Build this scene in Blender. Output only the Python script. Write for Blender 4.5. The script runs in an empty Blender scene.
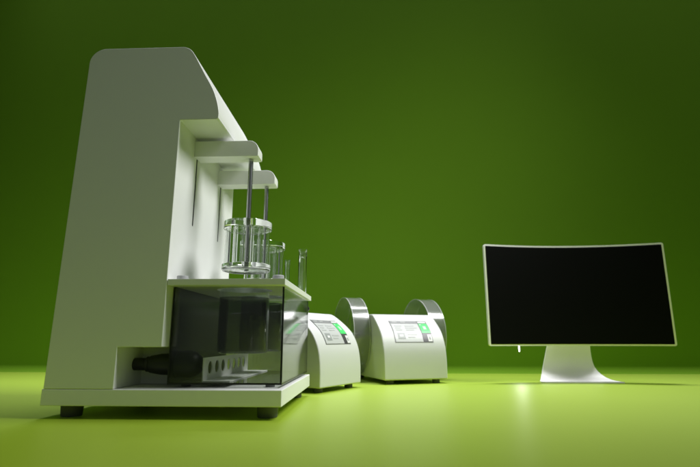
import bpy, bmesh, math, random
from mathutils import Vector, Matrix
random.seed(4)
C = bpy.context
sc = C.scene
COL = sc.collection
R = math.radians

# ------------------------------------------------------------------ materials
def mat(name):
    m = bpy.data.materials.new(name); m.use_nodes = True
    nt = m.node_tree; nt.nodes.clear()
    out = nt.nodes.new('ShaderNodeOutputMaterial')
    return m, nt, out

def principled(name, col, rough=.4, metal=0., spec=.5, bump=0., bscale=300., var=0., vscale=6., coat=0., emis=None, estr=0., rvar=0.):
    m, nt, out = mat(name)
    p = nt.nodes.new('ShaderNodeBsdfPrincipled')
    p.inputs['Base Color'].default_value = (*col, 1)
    p.inputs['Roughness'].default_value = rough
    p.inputs['Metallic'].default_value = metal
    p.inputs['Specular IOR Level'].default_value = spec
    p.inputs['Coat Weight'].default_value = coat; p.inputs['Coat Roughness'].default_value = .48
    if emis:
        p.inputs['Emission Color'].default_value = (*emis, 1); p.inputs['Emission Strength'].default_value = estr
    tc = nt.nodes.new('ShaderNodeTexCoord')
    if bump:
        n = nt.nodes.new('ShaderNodeTexNoise'); n.inputs['Scale'].default_value = bscale; n.inputs['Detail'].default_value = 2
        b = nt.nodes.new('ShaderNodeBump'); b.inputs['Strength'].default_value = bump; b.inputs['Distance'].default_value = .0006
        nt.links.new(tc.outputs['Object'], n.inputs['Vector']); nt.links.new(n.outputs['Fac'], b.inputs['Height'])
        nt.links.new(b.outputs['Normal'], p.inputs['Normal'])
    if var or rvar:
        n = nt.nodes.new('ShaderNodeTexNoise'); n.inputs['Scale'].default_value = vscale; n.inputs['Detail'].default_value = 5
        nt.links.new(tc.outputs['Object'], n.inputs['Vector'])
        if var:
            mx = nt.nodes.new('ShaderNodeMix'); mx.data_type = 'RGBA'
            mx.inputs[6].default_value = (*[c * (1 - var) for c in col], 1)
            mx.inputs[7].default_value = (*[min(1, c * (1 + var)) for c in col], 1)
            nt.links.new(n.outputs['Fac'], mx.inputs[0]); nt.links.new(mx.outputs[2], p.inputs['Base Color'])
        if rvar:
            mr = nt.nodes.new('ShaderNodeMapRange')
            mr.inputs[3].default_value = rough - rvar; mr.inputs[4].default_value = rough + rvar
            nt.links.new(n.outputs['Fac'], mr.inputs[0]); nt.links.new(mr.outputs[0], p.inputs['Roughness'])
    nt.links.new(p.outputs[0], out.inputs[0])
    return m

def clear(name, tint, ior=1.45, rough=.0, gloss=1.0, milk=0.):
    """thin clear sheet: tinted see-through plus a Fresnel reflection"""
    m, nt, out = mat(name)
    t = nt.nodes.new('ShaderNodeBsdfTransparent'); t.inputs[0].default_value = (*tint, 1)
    g = nt.nodes.new('ShaderNodeBsdfGlossy'); g.inputs['Roughness'].default_value = rough
    g.inputs[0].default_value = (gloss, gloss, gloss, 1)
    f = nt.nodes.new('ShaderNodeFresnel')
    ge = nt.nodes.new('ShaderNodeNewGeometry'); mr = nt.nodes.new('ShaderNodeMapRange')      # same reflection from both sides of the sheet
    mr.inputs[3].default_value = ior; mr.inputs[4].default_value = 1 / ior
    nt.links.new(ge.outputs['Backfacing'], mr.inputs[0]); nt.links.new(mr.outputs[0], f.inputs[0])
    mx = nt.nodes.new('ShaderNodeMixShader')
    body = t
    if milk:
        d = nt.nodes.new('ShaderNodeBsdfDiffuse'); d.inputs[0].default_value = (.8, .81, .8, 1)
        body = nt.nodes.new('ShaderNodeMixShader'); body.inputs[0].default_value = milk
        nt.links.new(t.outputs[0], body.inputs[1]); nt.links.new(d.outputs[0], body.inputs[2])
    nt.links.new(f.outputs[0], mx.inputs[0]); nt.links.new(body.outputs[0], mx.inputs[1]); nt.links.new(g.outputs[0], mx.inputs[2])
    nt.links.new(mx.outputs[0], out.inputs[0])
    return m

def glass(name, col=(.97, .98, .97), rough=0., ior=1.47):
    m, nt, out = mat(name)
    g = nt.nodes.new('ShaderNodeBsdfGlass'); g.inputs[0].default_value = (*col, 1)
    g.inputs['Roughness'].default_value = rough; g.inputs['IOR'].default_value = ior
    nt.links.new(g.outputs[0], out.inputs[0])
    return m

def emitter(name, col, s):
    m, nt, out = mat(name)
    e = nt.nodes.new('ShaderNodeEmission'); e.inputs[0].default_value = (*col, 1); e.inputs[1].default_value = s
    nt.links.new(e.outputs[0], out.inputs[0])
    return m

M = dict(
    white=principled('white_enamel', (.78, .79, .77), .38, bump=.05, bscale=900, var=.012, rvar=.05),
    tester=principled('tester_enamel', (.54, .55, .545), .40, spec=.35, bump=.05, bscale=900, var=.01, rvar=.05),
    rubber=principled('grey_rubber', (.085, .09, .088), .6, bump=.3, bscale=500, var=.2),
    black=principled('black_plastic', (.012, .013, .012), .42, bump=.15, bscale=400, var=.2),
    slot=principled('slot_black', (.006, .006, .006), .7, var=.1),
    steel=principled('brushed_steel', (.46, .47, .47), .26, 1.0, var=.08, vscale=40, rvar=.06),
    plate=principled('perforated_steel', (.86, .87, .85), .4, .0, var=.06, vscale=30),
    alu=principled('satin_aluminium', (.82, .805, .84), .45, .1, bump=.05, bscale=800, var=.015),
    bezel=principled('light_bezel', (.89, .87, .90), .4, .0, var=.015),
    screen=principled('dark_screen', (.003, .0032, .003), .5, spec=.08, var=.2, vscale=3),
    caps=principled('grey_cap', (.36, .37, .37), .45, var=.05),
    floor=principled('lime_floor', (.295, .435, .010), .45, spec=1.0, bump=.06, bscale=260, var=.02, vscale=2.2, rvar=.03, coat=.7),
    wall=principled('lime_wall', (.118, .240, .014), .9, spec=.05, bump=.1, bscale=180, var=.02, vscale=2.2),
    smoke=clear('smoked_acrylic', (.87, .88, .87), 1.49, .07),
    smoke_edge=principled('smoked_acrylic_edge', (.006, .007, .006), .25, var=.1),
    drum=clear('clear_drum', (.87, .88, .875), 1.5, .04, milk=.02),
    drum_band=clear('frosted_drum', (.74, .75, .745), 1.65, .16, milk=.09),
    glass=glass('lab_glass'),
    rim=clear('bright_rim', (.8, .82, .81), 1.6, .1, milk=.4),
    plate_glass=clear('plate_glass', (.93, .95, .935), 1.75, .03, milk=.10),
    glass_thin=clear('thin_glass', (.93, .95, .935), 1.47),
    amber=clear('beaker_glass', (.55, .56, .55), 1.5, .02),
    frame=principled('panel_frame', (.10, .10, .105), .4, var=.05),
    header=principled('panel_header', (.20, .205, .21), .4, var=.05),
    lcd=principled('panel_display', (.40, .415, .41), .35, var=.02, emis=(.8, .82, .81), estr=.05),
    tile=principled('panel_tile', (.25, .265, .265), .4, var=.05),
    faint=principled('panel_text', (.36, .37, .37), .4, var=.05),
    green=principled('panel_green', (.06, .52, .13), .35, var=.04, emis=(.06, .55, .13), estr=.12),
    pale=principled('panel_pale_green', (.42, .75, .46), .35, var=.04),
    dark=principled('panel_dark', (.05, .048, .052), .4, var=.1),
    lite=principled('panel_white', (.66, .67, .67), .35, var=.02),
    lamp=emitter('lit_tube', (1, .99, .95), 9.0),
)

# ------------------------------------------------------------------ mesh helpers
def link(name, bm, m, parent=None, smooth=None, bevel=0., seg=3):
    bmesh.ops.recalc_face_normals(bm, faces=bm.faces)
    me = bpy.data.meshes.new(name); bm.to_mesh(me); bm.free()
    o = bpy.data.objects.new(name, me); COL.objects.link(o)
    for mm in (m if isinstance(m, (list, tuple)) else [m]): me.materials.append(M[mm])
    o.parent = parent
    if bevel:
        b = o.modifiers.new('bevel', 'BEVEL'); b.width = bevel; b.segments = seg; b.limit_method = 'ANGLE'
        b.angle_limit = R(34); b.harden_normals = False
    if smooth is not None:
        for p in me.polygons: p.use_smooth = True
        me.set_sharp_from_angle(angle=R(smooth))
    elif bevel:
        for p in me.polygons: p.use_smooth = True
        me.set_sharp_from_angle(angle=R(34))
        o.modifiers.new('wn', 'WEIGHTED_NORMAL').keep_sharp = False
    return o

def box(bm, x0, x1, y0, y1, z0, z1):
    vs = [bm.verts.new((x, y, z)) for x in (x0, x1) for y in (y0, y1) for z in (z0, z1)]
    for f in ((0, 1, 3, 2), (4, 6, 7, 5), (0, 4, 5, 1), (2, 3, 7, 6), (0, 2, 6, 4), (1, 5, 7, 3)):
        bm.faces.new([vs[i] for i in f])

def prism(bm, pts, a, b, axis='y'):
    """closed outline pts (p, z) extruded along y (p=x) or along x (p=y)"""
    def P(p, t): return (p[0], t, p[1]) if axis == 'y' else ((t, p[0], p[1]) if axis == 'x' else (p[0], p[1], t))
    A = [bm.verts.new(P(p, a)) for p in pts]; B = [bm.verts.new(P(p, b)) for p in pts]
    n = len(pts)
    bm.faces.new(A); bm.faces.new(B[::-1])
    for i in range(n): bm.faces.new((A[i], B[i], B[(i + 1) % n], A[(i + 1) % n]))

def lathe(bm, prof, cen=(0, 0, 0), axis='z', n=48, closed=True):
    """profile of (r, h) turned round an axis; a closed outline makes a ring, otherwise ends are capped"""
    c = Vector(cen); rings = []
    def P(r, h, t):
        a, b = r * math.cos(t), r * math.sin(t)
        return c + Vector({'z': (a, b, h), 'x': (h, a, b), 'y': (a, h, b)}[axis])
    for r, h in prof:
        rings.append([bm.verts.new(P(max(r, 1e-5), h, 2 * math.pi * k / n)) for k in range(n)])
    m = len(prof)
    for i in range(m if closed else m - 1):
        a, b = rings[i], rings[(i + 1) % m]
        for k in range(n): bm.faces.new((a[k], b[k], b[(k + 1) % n], a[(k + 1) % n]))
    if not closed:
        bm.faces.new(rings[0]); bm.faces.new(rings[-1][::-1])

def tube(bm, ro, ri, z0, z1, cen=(0, 0, 0), n=32, e=.0006):
    lathe(bm, [(ro, z0 + e), (ro, z1 - e), (ro - e, z1), (ri + e, z1), (ri, z1 - e), (ri, z0 + e), (ri + e, z0), (ro - e, z0)], cen, 'z', n)

def rodz(bm, r, z0, z1, cen=(0, 0, 0), n=24, e=.001):
    lathe(bm, [(r - e, z0), (r, z0 + e), (r, z1 - e), (r - e, z1)], cen, 'z', n, closed=False)

def arc(cx, cz, r, a0, a1, n=10):
    return [(cx + r * math.cos(R(a0 + (a1 - a0) * i / n)), cz + r * math.sin(R(a0 + (a1 - a0) * i / n))) for i in range(n + 1)]

def rrect(x0, x1, y0, y1, r, n=8):
    return arc(x1 - r, y1 - r, r, 0, 90, n) + arc(x0 + r, y1 - r, r, 90, 180, n) + arc(x0 + r, y0 + r, r, 180, 270, n) + arc(x1 - r, y0 + r, r, 270, 360, n)

def catmull(pts, n=6):
    out = []; P = [pts[0]] + pts + [pts[-1]]
    for i in range(1, len(P) - 2):
        p0, p1, p2, p3 = P[i - 1:i + 3]
        for k in range(n):
            t = k / n
            out.append(tuple(.5 * ((2 * p1[j]) + (-p0[j] + p2[j]) * t + (2 * p0[j] - 5 * p1[j] + 4 * p2[j] - p3[j]) * t * t + (-p0[j] + 3 * p1[j] - 3 * p2[j] + p3[j]) * t ** 3) for j in (0, 1)))
    return out + [pts[-1]]

def thing(name, label, cat, loc=(0, 0, 0), rz=0., group=None, s=1.):
    o = bpy.data.objects.new(name, None); COL.objects.link(o); o.empty_display_size = .05
    o.location = loc; o.rotation_euler = (0, 0, rz); o.scale = (s, s, s)
    return tag(o, label, cat, group)

def tag(o, label, cat, group=None):
    o['label'] = label; o['category'] = cat
    if group: o['group'] = group
    return o

def subtract(o, cutters):
    for c in cutters:
        b = o.modifiers.new('cut', 'BOOLEAN'); b.operation = 'DIFFERENCE'; b.solver = 'EXACT'; b.object = c
    mods = [m for m in o.modifiers if m.type in ('BEVEL', 'WEIGHTED_NORMAL')]
    saved = [(m.name, m.show_viewport) for m in mods]
    for m in mods: m.show_viewport = False
    C.view_layer.update()
    dg = C.evaluated_depsgraph_get()
    me = bpy.data.meshes.new_from_object(o.evaluated_get(dg))
    for m in list(o.modifiers):
        if m.type == 'BOOLEAN': o.modifiers.remove(m)
    for m in mods: m.show_viewport = True
    o.data = me
    for c in cutters:
        bpy.data.objects.remove(c, do_unlink=True)
    return o

def cutter(fn):
    bm = bmesh.new(); fn(bm); bmesh.ops.recalc_face_normals(bm, faces=bm.faces)
    me = bpy.data.meshes.new('cutter'); bm.to_mesh(me); bm.free()
    o = bpy.data.objects.new('cutter', me); COL.objects.link(o); return o

# ------------------------------------------------------------------ setting: glossy floor sheet and the matte wall that bends up from its far edge
def sheet(name, prof, m):
    bm = bmesh.new(); cols = []
    for x in [-5 + i * .5 for i in range(21)]:
        cols.append([bm.verts.new((x, y, z)) for y, z in prof])
    for a, b in zip(cols, cols[1:]):
        for i in range(len(prof) - 1): bm.faces.new((a[i], b[i], b[i + 1], a[i + 1]))
    o = link(name, bm, m, smooth=60); o['kind'] = 'structure'
    for p in o.data.polygons:
        if p.normal.z < -.01 or p.normal.y > .01: p.flip()
    return o
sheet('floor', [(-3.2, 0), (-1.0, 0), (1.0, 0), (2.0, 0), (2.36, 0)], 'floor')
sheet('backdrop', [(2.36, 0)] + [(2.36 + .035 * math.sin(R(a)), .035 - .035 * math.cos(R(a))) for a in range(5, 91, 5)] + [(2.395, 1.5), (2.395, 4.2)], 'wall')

# ------------------------------------------------------------------ disintegration tester (the tall machine)
Y0, Y1 = 1.0, 1.44
XW = -.4315
tower = thing('disintegration_tester', 'tall white machine with hooded tower, two lift arms and a base plate on feet', 'lab machine', (-.427, 1.22, 0))
TI = Matrix.Translation((.427, -1.22, 0))
def tlink(name, bm, m, parent=tower, **k):
    bmesh.ops.transform(bm, matrix=TI, verts=bm.verts)
    return link(name, bm, m, parent, **k)

bm = bmesh.new()
outline = [(-.6705, .0580), (XW, .0580), (XW, .6442), (-.3475, .6442)]
outline += catmull([(-.3435, .6475), (-.3430, .6585), (-.3452, .674), (-.3500, .6925), (-.3575, .7135), (-.3681, .7347), (-.3813, .7579), (-.4030, .7985)], 5)[0:]
outline += catmull([(-.4075, .8065), (-.4140, .8165), (-.4220, .8245), (-.4330, .8292), (-.4460, .8300)], 4)
outline += arc(-.6230, .7925, .0375, 90, 180, 10)
outline += [(-.6605, .7800)]
prism(bm, outline, Y0, Y1)
body = tlink('body', bm, 'white', bevel=.0022)
def slot_cut(y): return lambda b: prism(b, [(y + p[0], p[1]) for p in rrect(-.0041, .0041, .424, .606, .0038, 5)], XW - .02, XW + .01, 'x')
def notch_cut(b):
    prism(b, [(-.5245, .05), (XW + .05, .05), (XW + .05, .1410), (-.5245, .1410)], Y0 - .05, 1.118)
subtract(body, [cutter(notch_cut), cutter(slot_cut(1.1215)), cutter(slot_cut(1.3155))])
body.data.set_sharp_from_angle(angle=R(34))

for y in (1.1215, 1.3155):
    bm = bmesh.new(); box(bm, XW - .0215, XW - .0012, y - .0039, y + .0039, .4242, .6058)
    tlink('slot', bm, 'slot', parent=tower)

bm = bmesh.new(); box(bm, -.6735, -.1805, Y0, Y1, .0250, .0577)
tlink('base_plate', bm, 'white', bevel=.0018)

for x in (-.632, -.217):
    for y in (1.045, 1.392):
        bm = bmesh.new(); lathe(bm, [(.0195, 0), (.0205, .0012), (.0222, .0240), (.0222, .0249)], (x, y, 0), 'z', 32, closed=False)
        tlink('foot', bm, 'rubber', smooth=40)

arms = []
for y0, y1, z0, z1, xe in ((1.100, 1.1445, .5938, .6345, -.2735), (1.2860, 1.3300, .5830, .6240, -.2690)):
    bm = bmesh.new(); r = .024
    pts = [(XW - .0005, z0), (xe - .002, z0), (xe, z0 + .002)] + [(xe, z1 - r)] + arc(xe - r, z1 - r, r, 8, 90, 8) + [(XW - .0005, z1)]
    prism(bm, pts, y0, y1)
    arms.append(tlink('arm', bm, 'white', bevel=.0022))

# ------------------------------------------------------------------ water bath: smoked tank under a white lid
bath = thing('water_bath', 'smoked acrylic tank with white lid standing on the base plate of the tall machine', 'water bath', (-.309, 1.24, .0577))
BI = Matrix.Translation((.309, -1.24, -.0577))
def blink(name, bm, m, parent=bath, **k):
    bmesh.ops.transform(bm, matrix=BI, verts=bm.verts)
    return link(name, bm, m, parent, **k)
tx0, tx1, ty0, ty1, tz0, tz1 = -.4300, -.1876, 1.036, 1.4360, .0640, .2680
w = .004
bm = bmesh.new()
box(bm, tx0 + w, tx1 - w, ty0, ty0 + w, tz0 + w, tz1)         # front
box(bm, tx0 + w, tx1 - w, ty1 - w, ty1, tz0 + w, tz1)         # back
box(bm, tx1 - w, tx1, ty0 + w, ty1 - w, tz0 + w, tz1)         # outer side
box(bm, tx0 + w, tx1 - w, ty0 + w, ty1 - w, tz0, tz0 + w)     # bottom
tank = blink('tank', bm, 'smoke')
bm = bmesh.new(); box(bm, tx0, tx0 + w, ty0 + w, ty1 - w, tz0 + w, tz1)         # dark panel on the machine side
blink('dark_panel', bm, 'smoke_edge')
bm = bmesh.new()
e = .0002
for x in (tx0, tx1 - w):
    for y in (ty0, ty1 - w): box(bm, x + e, x + w - e, y + e, y + w - e, tz0 + w + e, tz1 - e)
for y in (ty0, ty1 - w): box(bm, tx0 + e, tx1 - e, y + e, y + w - e, tz0 + e, tz0 + w - e)
for x in (tx0, tx1 - w): box(bm, x + e, x + w - e, ty0 + w + e, ty1 - w - e, tz0 + e, tz0 + w - e)
blink('tank_edge', bm, 'smoke_edge')
for x in (tx0 + .03, tx1 - .03):
    for y in (ty0 + .03, ty1 - .03):
        bm = bmesh.new(); lathe(bm, [(.010, .0578), (.010, .0639)], (x, y, 0), 'z', 20, closed=False)
        blink('foot', bm, 'rubber')

HC = ((-.2960, 1.1225), (-.2960, 1.3080))
bm = bmesh.new(); box(bm, -.4300, -.1803, Y0, 1.4430, .2684, .2810)
lid = blink('lid', bm, 'white', bevel=.0015)
def hole(c):
    def f(b):
        lathe(b, [(.0635, .25), (.0635, .30)], (c[0], c[1], 0), 'z', 64, closed=False)
    return f
subtract(lid, [cutter(hole(c)) for c in HC]); lid.data.set_sharp_from_angle(angle=R(34))
for x, y in ((-.4125, 1.036), (-.2015, 1.036), (-.4125, 1.405)):
    bm = bmesh.new(); lathe(bm, [(.0112, .2810), (.0125, .2818), (.0125, .2908), (.0110, .2922)], (x, y, 0), 'z', 32, closed=False)
    blink('lid_knob', bm, 'caps', parent=lid, smooth=40).parent = lid

# circulation fitting through the tank wall, lying in the notch of the tower
bm = bmesh.new()
lathe(bm, [(.0125, -.5470), (.0135, -.5455), (.0135, -.4980), (.0165, -.4960), (.0165, -.4900), (.0185, -.4880), (.0225, -.4650), (.0235, -.4400), (.0235, -.4316), (.0290, -.4305), (.0292, -.3960), (.0250, -.3850), (.0180, -.3760), (.0112, -.3735), (.0112, -.3630), (.0095, -.3620)], (0, 1.083, .1030), 'x', 32, closed=False)
blink('inlet_fitting', bm, 'black', smooth=35)
bm = bmesh.new()
lathe(bm, [(.0080, 0), (.0095, .001), (.0095, .012), (.0065, .0125), (.0065, .022), (.0045, .0222)], (-.1950, 1.4362, .2450), 'y', 24, closed=False)
blink('drain_tap', bm, 'black', smooth=35)

# perforated holder plate standing in the tank
rack = thing('perforated_rack', 'light steel rack plate with a row of round holes inside the smoked tank', 'rack', (-.359, 1.235, .0681))
RI = Matrix.Translation((.359, -1.235, -.0681))
bm = bmesh.new(); box(bm, -.3602, -.3578, 1.048, 1.424, .0686, .1180)
bmesh.ops.transform(bm, matrix=RI, verts=bm.verts)
pl = link('plate', bm, 'plate', rack)
def rh(y):
    def f(b):
        lathe(b, [(.0140, -.40), (.0140, -.33)], (0, y, .0960), 'x', 32, closed=False)
    return f
subtract(pl, [cutter(rh(1.092 + .0475 * i)) for i in range(7)])
bm = bmesh.new(); box(bm, -.3577, -.3000, 1.048, 1.424, .0686, .0706); bmesh.ops.transform(bm, matrix=RI, verts=bm.verts)
link('flange', bm, 'plate', rack)

# ------------------------------------------------------------------ glass beakers hanging in the lid
def beaker(c, label):
    t = thing('glass_beaker', label, 'beaker', (c[0], c[1], .126), group='beakers in the bath lid')
    bm = bmesh.new()
    ro, ri, h = .0570, .0545, .1240
    lathe(bm, [(.0001, 0), (ro - .006, 0), (ro - .0015, .002), (ro, .007), (ro, h), (ri, h), (ri, .009), (ri - .004, .0045), (.0001, .004)], (0, 0, 0), 'z', 48, closed=False)
    link('wall', bm, 'amber', t, smooth=50)
    bm = bmesh.new(); tube(bm, ro, ri, h + .0003, .1600, n=48); link('neck', bm, 'glass_thin', t, smooth=50)
    bm = bmesh.new()
    lathe(bm, [(.0571, .1553), (.0660, .1553), (.0672, .1565), (.0672, .1590), (.0660, .1602), (.0571, .1602)], (0, 0, 0), 'z', 64)
    link('flange', bm, 'glass_thin', t, smooth=50)
    return t
beaker(HC[0], 'dark-looking glass beaker hanging through the bath lid below the nearer basket')
beaker(HC[1], 'glass beaker hanging through the bath lid below the farther basket, half hidden')

# ------------------------------------------------------------------ basket racks on the lift rods
def basket(c, ztop, zarm, label):
    t = thing('basket_rack', label, 'basket rack', (c[0], c[1], ztop - .115), group='glass basket racks under the lift arms')
    z1 = .115; rp = .0570; th = .0175
    bm = bmesh.new(); rodz(bm, .0058, -.002, zarm - (ztop - .115) + .0, n=24); link('rod', bm, 'steel', t, smooth=40)
    bm = bmesh.new(); rodz(bm, .0085, z1 + .0002, z1 + .011, n=24); link('collar', bm, 'steel', t, smooth=40)
    rt = .0395; tr = .0130; te = .0113
    for name, a, b in (('top_plate', z1 - th, z1), ('bottom_plate', 0, .0125)):
        bm = bmesh.new()
        rr = rp
        lathe(bm, [(.0075, a), (rr - .001, a), (rr, a + .001), (rr, b - .001), (rr - .001, b), (.0075, b)], (0, 0, 0), 'z', 72)
        link(name, bm, 'glass', t, smooth=40)
    for k in range(6):
        an = 2 * math.pi * k / 6 + .26
        bm = bmesh.new(); tube(bm, tr, te, .0127, z1 - th - .0002, (rt * math.cos(an), rt * math.sin(an), 0), 28)
        link('glass_tube', bm, 'glass', t, smooth=40)
    for k in range(3):
        an = 2 * math.pi * (k + .25) / 3 + .26
        bm = bmesh.new(); rodz(bm, .0026, .0127, z1 - th - .0002, (.050 * math.cos(an), .050 * math.sin(an), 0), 14, .0004)
        link('tie_rod', bm, 'steel', t, smooth=40)
    bm = bmesh.new(); lathe(bm, [(.0500, -.0025), (.0545, -.0025), (.0548, -.0020), (.0548, -.0004), (.0545, -.0002), (.0500, -.0002)], (0, 0, 0), 'z', 64)
    link('clamp_ring', bm, 'steel', t, smooth=40)
    return t
basket(HC[0], .4305, .5937, 'glass basket rack on a steel rod under the nearer lift arm')
basket(HC[1], .4165, .5829, 'glass basket rack on a steel rod under the farther lift arm, partly hidden')

# ------------------------------------------------------------------ loose glass tubes on the lid
def test_tube(x, y, r, h, label):
    bm = bmesh.new()
    lathe(bm, [(.0001, 0), (r * .8, 0), (r, .003), (r, h - .004), (r * 1.06, h - .003), (r * 1.06, h), (r * .84, h), (r * .84, .006), (r * .7, .004), (.0001, .0035)], (0, 0, 0), 'z', 32, closed=False)
    o = link('glass_tube_vial', bm, 'glass', smooth=45); o.location = (x, y, .2811)
    o.name = 'test_tube'
    return tag(o, label, 'test tube', 'test tubes standing on the bath lid')
test_tube(-.2020, 1.400, .0122, .1350, 'tall clear test tube standing at the far right corner of the bath lid')
test_tube(-.2480, 1.408, .0075, .1050, 'short thin clear test tube standing on the lid, left of the tall one')

# ------------------------------------------------------------------ benchtop testers with curved fronts
TW, TD = .2486, .400
FRONT = catmull([(0, .0145), (0, .07), (.004, .112), (.012, .1425), (.024, .168), (.038, .188), (.06, .2085), (.09, .231), (.115, .2465), (.13, .2505)], 6)
def on_front(s):
    L = 0
    for (d0, z0), (d1, z1) in zip(FRONT, FRONT[1:]):
        g = math.hypot(d1 - d0, z1 - z0)
        if s <= L + g or (d1, z1) == FRONT[-1]:
            t = (s - L) / g
            return (d0 + (d1 - d0) * t, z0 + (z1 - z0) * t, -(z1 - z0) / g, (d1 - d0) / g)
        L += g
def patch(name, m, parent, u0, u1, s0, s1, lift, thick=.0006, root=None):
    """a thin plate that follows the curved front, u across and s up the curve"""
    bm = bmesh.new(); n = 10; rows = []
    for off in (lift, lift + thick):
        rr = []
        for i in range(n + 1):
            d, z, nd, nz = on_front(s0 + (s1 - s0) * i / n)
            rr.append([bm.verts.new((u, d + nd * off, z + nz * off)) for u in (u0, u1)])
        rows.append(rr)
    lo, hi = rows
    for i in range(n):
        bm.faces.new((hi[i][0], hi[i][1], hi[i + 1][1], hi[i + 1][0])); bm.faces.new((lo[i][0], lo[i + 1][0], lo[i + 1][1], lo[i][1]))
        for k in (0, 1): bm.faces.new((lo[i][k], hi[i][k], hi[i + 1][k], lo[i + 1][k]))
    for i in (0, n): bm.faces.new((lo[i][0], lo[i][1], hi[i][1], hi[i][0]))
    return link(name, bm, m, parent, smooth=40)

def tester(label, loc, ang, s, drums):
    t = thing('friability_tester', label, 'tablet tester', loc, ang, 'white benchtop tablet testers', s)
    bm = bmesh.new()
    out = FRONT + [(.17, .2512), (TD - .03, .2512)] + arc(TD - .025, .2262, .025, 90, 0, 8)[1:] + [(TD, .0145)]
    prism(bm, [(p[0], p[1]) for p in out], 0, TW, 'x')
    link('body', bm, 'tester', t, bevel=.0045, seg=4)
    for x in (.034, TW - .034):
        for y in (.030, TD - .04):
            bm = bmesh.new(); lathe(bm, [(.0125, 0), (.0138, .001), (.0138, .0150)], (x, y, 0), 'z', 28, closed=False)
            link('foot', bm, 'rubber', t, smooth=40)
    u0, u1, s0, s1 = .0495, .2020, .1317, .2367
    sw, sh = u1 - u0, s1 - s0
    pan = patch('control_panel', 'frame', t, u0, u1, s0, s1, .0001)
    def sub(name, m, a, b, c, d, lift, par=pan):
        o = patch(name, m, par, u0 + sw * a, u0 + sw * b, s0 + sh * c, s0 + sh * d, .0001 + .0006 * lift, .0005); return o
    sub('display', 'lcd', .020, .735, .020, .835, 1)
    sub('header_bar', 'header', .020, .735, .850, .985, 1)
    sub('status_light', 'lite', .765, .975, .880, .955, 1)
    sub('start_button', 'green', .760, .985, .370, .840, 1)
    sub('side_column', 'dark', .755, .985, .020, .350, 1)
    sub('icon', 'lite', .875, .980, .035, .300, 2)
    for k, (a, b) in enumerate(((.07, .20), (.30, .43))): sub('caption', 'faint', a, b, .895, .940, 2)
    # arrow mark on the start button
    sub('button_mark', 'pale', .835, .915, .520, .690, 2)
    sub('button_corner', 'pale', .775, .815, .745, .800, 2)
    sub('icon_mark', 'tile', .905, .950, .110, .220, 3)
    sub('tile', 'tile', .100, .290, .130, .370, 2)
    sub('tile_mark', 'lite', .150, .235, .210, .285, 3)
    for r_, (a, b, c) in enumerate(((.09, .27, .700), (.36, .60, .700), (.09, .23, .600), (.36, .66, .600), (.09, .25, .500), (.36, .57, .500), (.36, .62, .300), (.36, .55, .200))):
        sub('text_line', 'faint', a, b, c - .020, c + .020, 2)
    if drums:
        vc, zc, r = .28, .1720, .152
        for side in (0, 1):
            def X(u): return u if side == 0 else TW - u
            xa, xb = X(-.070), X(-.0045)
            lo, hi = min(xa, xb), max(xa, xb)
            c = (0, vc, zc)
            bm = bmesh.new()
            lathe(bm, [(r, lo), (r, hi), (r - .0028, hi), (r - .0028, lo)], c, 'x', 96)
            d = link('drum', bm, 'drum_band', t, smooth=40)
            for a in (lo, hi - .0028):
                bm = bmesh.new(); lathe(bm, [(.012, a), (r - .0030, a), (r - .0030, a + .0028), (.012, a + .0028)], c, 'x', 96)
                link('disc', bm, 'drum', d, smooth=40)
                bm = bmesh.new(); lathe(bm, [(r + .0001, a), (r + .0012, a), (r + .0012, a + .0028), (r + .0001, a + .0028)], c, 'x', 96)
                link('rim', bm, 'rim', d, smooth=40)
            bm = bmesh.new(); lathe(bm, [(.0085, lo - .012), (.0118, lo - .010), (.0118, hi + .0044 if side == 0 else hi + .010), (.0085, hi + .0044 if side == 0 else hi + .012)], c, 'x', 32, closed=False)
            link('hub', bm, 'steel', d, smooth=40)
            bm = bmesh.new(); box(bm, lo + .004, hi - .004, vc + .0135, vc + r - .006, zc - .0012, zc + .0012)
            link('scoop', bm, 'drum', d)
    return t
tester('white curved-front tester without drums, turned sideways right behind the smoked tank', (-.1541, 1.4786, 0), R(61.4), .972, False)
tester('white curved-front tester with a clear drum on each side, facing the front', (.0419, 1.7663, 0), R(19.78), 1., True)

# ------------------------------------------------------------------ curved monitor
mon = thing('curved_monitor', 'wide curved monitor with black screen, thin pale bezel and flared stand', 'monitor', (.770, 1.92, 0))
HWD, SAG, YE, ZB, ZT = .3370, .056, 1.850 - 1.92, .1320, .5150
def ysurf(x): return YE + SAG * (1 - (x / HWD) ** 2)
def curved_slab(bm, x0, x1, z0, z1, off0, off1, rad, nx=40):
    """rounded rectangle bent to the screen's curve, from depth off0 to off1 behind the front surface"""
    def zr(x):
        dx = min(x - x0, x1 - x)
        if dx >= rad: return 0
        return rad - math.sqrt(max(0, rad * rad - (rad - dx) ** 2))
    xs = sorted(set([x0 + rad * (1 - math.cos(R(a))) for a in range(0, 91, 15)] + [x1 - rad * (1 - math.cos(R(a))) for a in range(0, 91, 15)] + [x0 + rad + (x1 - x0 - 2 * rad) * i / nx for i in range(nx + 1)]))
    F = []
    for x in xs:
        q = zr(x); y = ysurf(x)
        F.append([bm.verts.new((x, y + off0, z0 + q)), bm.verts.new((x, y + off0, z1 - q)), bm.verts.new((x, y + off1, z1 - q)), bm.verts.new((x, y + off1, z0 + q))])
    for a, b in zip(F, F[1:]):
        for i in range(4): bm.faces.new((a[i], a[(i + 1) % 4], b[(i + 1) % 4], b[i]))
    bm.faces.new(F[0]); bm.faces.new(F[-1][::-1])
    bmesh.ops.remove_doubles(bm, verts=bm.verts, dist=1e-6)
bm = bmesh.new(); curved_slab(bm, -HWD, HWD, ZB, ZT, .0, .020, .007)
link('housing', bm, 'bezel', mon, bevel=.0022, seg=3)
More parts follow.
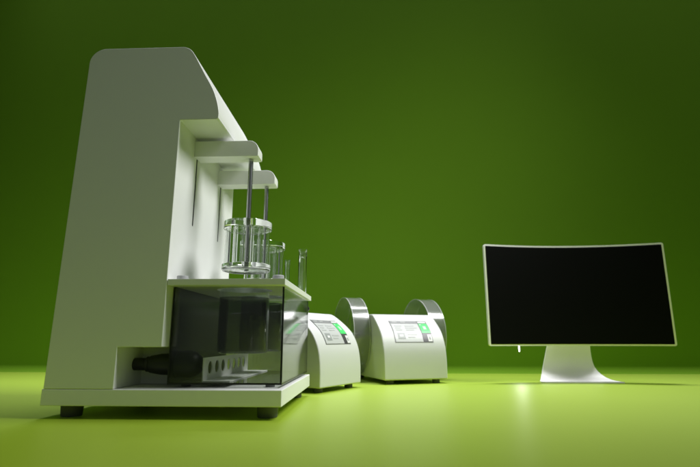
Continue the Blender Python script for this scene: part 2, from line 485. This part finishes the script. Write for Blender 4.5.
bm = bmesh.new(); curved_slab(bm, -HWD + .0070, HWD - .0070, ZB + .0064, ZT - .0068, -.0012, .003, .003)
link('screen', bm, 'screen', mon, smooth=30)
# stand: one bent sheet, narrow neck flaring to a wide foot
prof = [(.050, .360, -.0820, .0775), (.050, .230, -.0820, .0775), (.050, .160, -.0835, .0775), (.050, .131, -.0870, .0775), (.050, .110, -.0930, .0775), (.050, .090, -.0985, .0785), (.050, .070, -.1040, .0812), (.050, .053, -.1090, .0865), (.0478, .038, -.1140, .0948), (.0413, .025, -.1200, .1050), (.0311, .0142, -.1264, .1180), (.0181, .0072, -.1330, .1310), (.0100, .0048, -.1370, .1390), (.0, .0036, -.1410, .1455), (-.0200, .0034, -.1450, .1490), (-.0330, .0034, -.1450, .1500), (-.0400, .0034, -.1430, .1495), (-.0438, .0034, -.1390, .1480), (-.0455, .0034, -.1320, .1430)]
bm = bmesh.new(); th = .0032; rows = []
for i, (y, z, xl, xr) in enumerate(prof):
    a = prof[max(0, i - 1)]; b = prof[min(len(prof) - 1, i + 1)]
    ty, tz = b[0] - a[0], b[1] - a[1]; l = math.hypot(ty, tz); ny, nz = -tz / l, ty / l   # points back / down
    rows.append([bm.verts.new((x, y + o * ny, max(z + o * nz, 0.0002))) for o in (0, th) for x in (xl, xr)])
for a, b in zip(rows, rows[1:]):
    bm.faces.new((a[0], a[1], b[1], b[0])); bm.faces.new((a[2], b[2], b[3], a[3]))
    bm.faces.new((a[0], b[0], b[2], a[2])); bm.faces.new((a[1], a[3], b[3], b[1]))
bm.faces.new((rows[0][0], rows[0][2], rows[0][3], rows[0][1])); bm.faces.new((rows[-1][0], rows[-1][1], rows[-1][3], rows[-1][2]))
link('stand', bm, 'alu', mon, smooth=50)
bm = bmesh.new(); box(bm, -.05, .05, .0065, .0498, .27, .35)
link('mount', bm, 'alu', mon, bevel=.003)
# lit tube clipped to the back, its lower tip showing below the bezel
bx = -.2010; by = .030
bm = bmesh.new(); lathe(bm, [(.0008, .1088), (.0019, .1120), (.0023, .1240), (.0023, .1600)], (bx, by, 0), 'z', 16, closed=False)
lt = link('back_light', bm, 'lamp', mon, smooth=40)
bm = bmesh.new(); rodz(bm, .0030, .1602, .4200, (bx, by, 0), 16); link('light_stem', bm, 'alu', mon, smooth=40)
for z in (.22, .40):
    bm = bmesh.new(); box(bm, bx - .004, bx + .004, ysurf(bx) + .0205, by - .0043, z, z + .012)
    link('light_clip', bm, 'black', mon)

# ------------------------------------------------------------------ light
def area(name, loc, target, size, power, col=(1, 1, 1), sy=None):
    l = bpy.data.lights.new(name, 'AREA'); l.shape = 'RECTANGLE'; l.size = size; l.size_y = sy or size; l.energy = power; l.color = col
    o = bpy.data.objects.new(name, l); COL.objects.link(o); o.location = loc
    o.rotation_euler = (Vector(target) - Vector(loc)).to_track_quat('-Z', 'Y').to_euler()
    return o
top = area('overhead_lamp', (.1, 2.26, 3.3), (.1, 2.26 - 3.3 * math.tan(R(7)), 0), 4.4, 23, sy=.2)
top.data.spread = R(42)
key = area('side_lamp', (1.75, 1.12, 2.70), (-.15, 1.42, .35), 1.1, 14.8)
key.data.spread = R(58)

tl = bpy.data.lights.new('streak_lamp', 'POINT'); tl.energy = .17; tl.color = (1, .99, .95); tl.shadow_soft_size = .012      # unseen lamp added below the tube tip, makes the pale streak on the floor
to = bpy.data.objects.new('streak_lamp', tl); COL.objects.link(to); to.location = (.770 + bx, 1.92 + by, .097)

wd = bpy.data.worlds.new('World'); sc.world = wd; wd.use_nodes = True
bg = wd.node_tree.nodes['Background']; bg.inputs[0].default_value = (.86, 1, .85, 1); bg.inputs[1].default_value = .105

# ------------------------------------------------------------------ camera
cam = bpy.data.cameras.new('camera'); co = bpy.data.objects.new('camera', cam); COL.objects.link(co)
cam.lens = 36 * 483 / 700; cam.sensor_width = 36; cam.clip_end = 60; cam.clip_start = .01
cam.dof.use_dof = True; cam.dof.focus_distance = 1.2; cam.dof.aperture_fstop = 4.0
co.location = (0, 0, .15719); co.rotation_euler = (R(90 + 12.3214), 0, R(2.55))
sc.camera = co

sc.view_settings.view_transform = 'Standard'; sc.view_settings.look = 'None'
sc.view_settings.exposure = 0; sc.view_settings.gamma = 1
sc.cycles.use_denoising = True; sc.cycles.blur_glossy = .6
sc.cycles.max_bounces = 20; sc.cycles.transmission_bounces = 18; sc.cycles.transparent_max_bounces = 32; sc.cycles.diffuse_bounces = 5; sc.cycles.glossy_bounces = 6
sc.cycles.caustics_refractive = True; sc.cycles.caustics_reflective = False
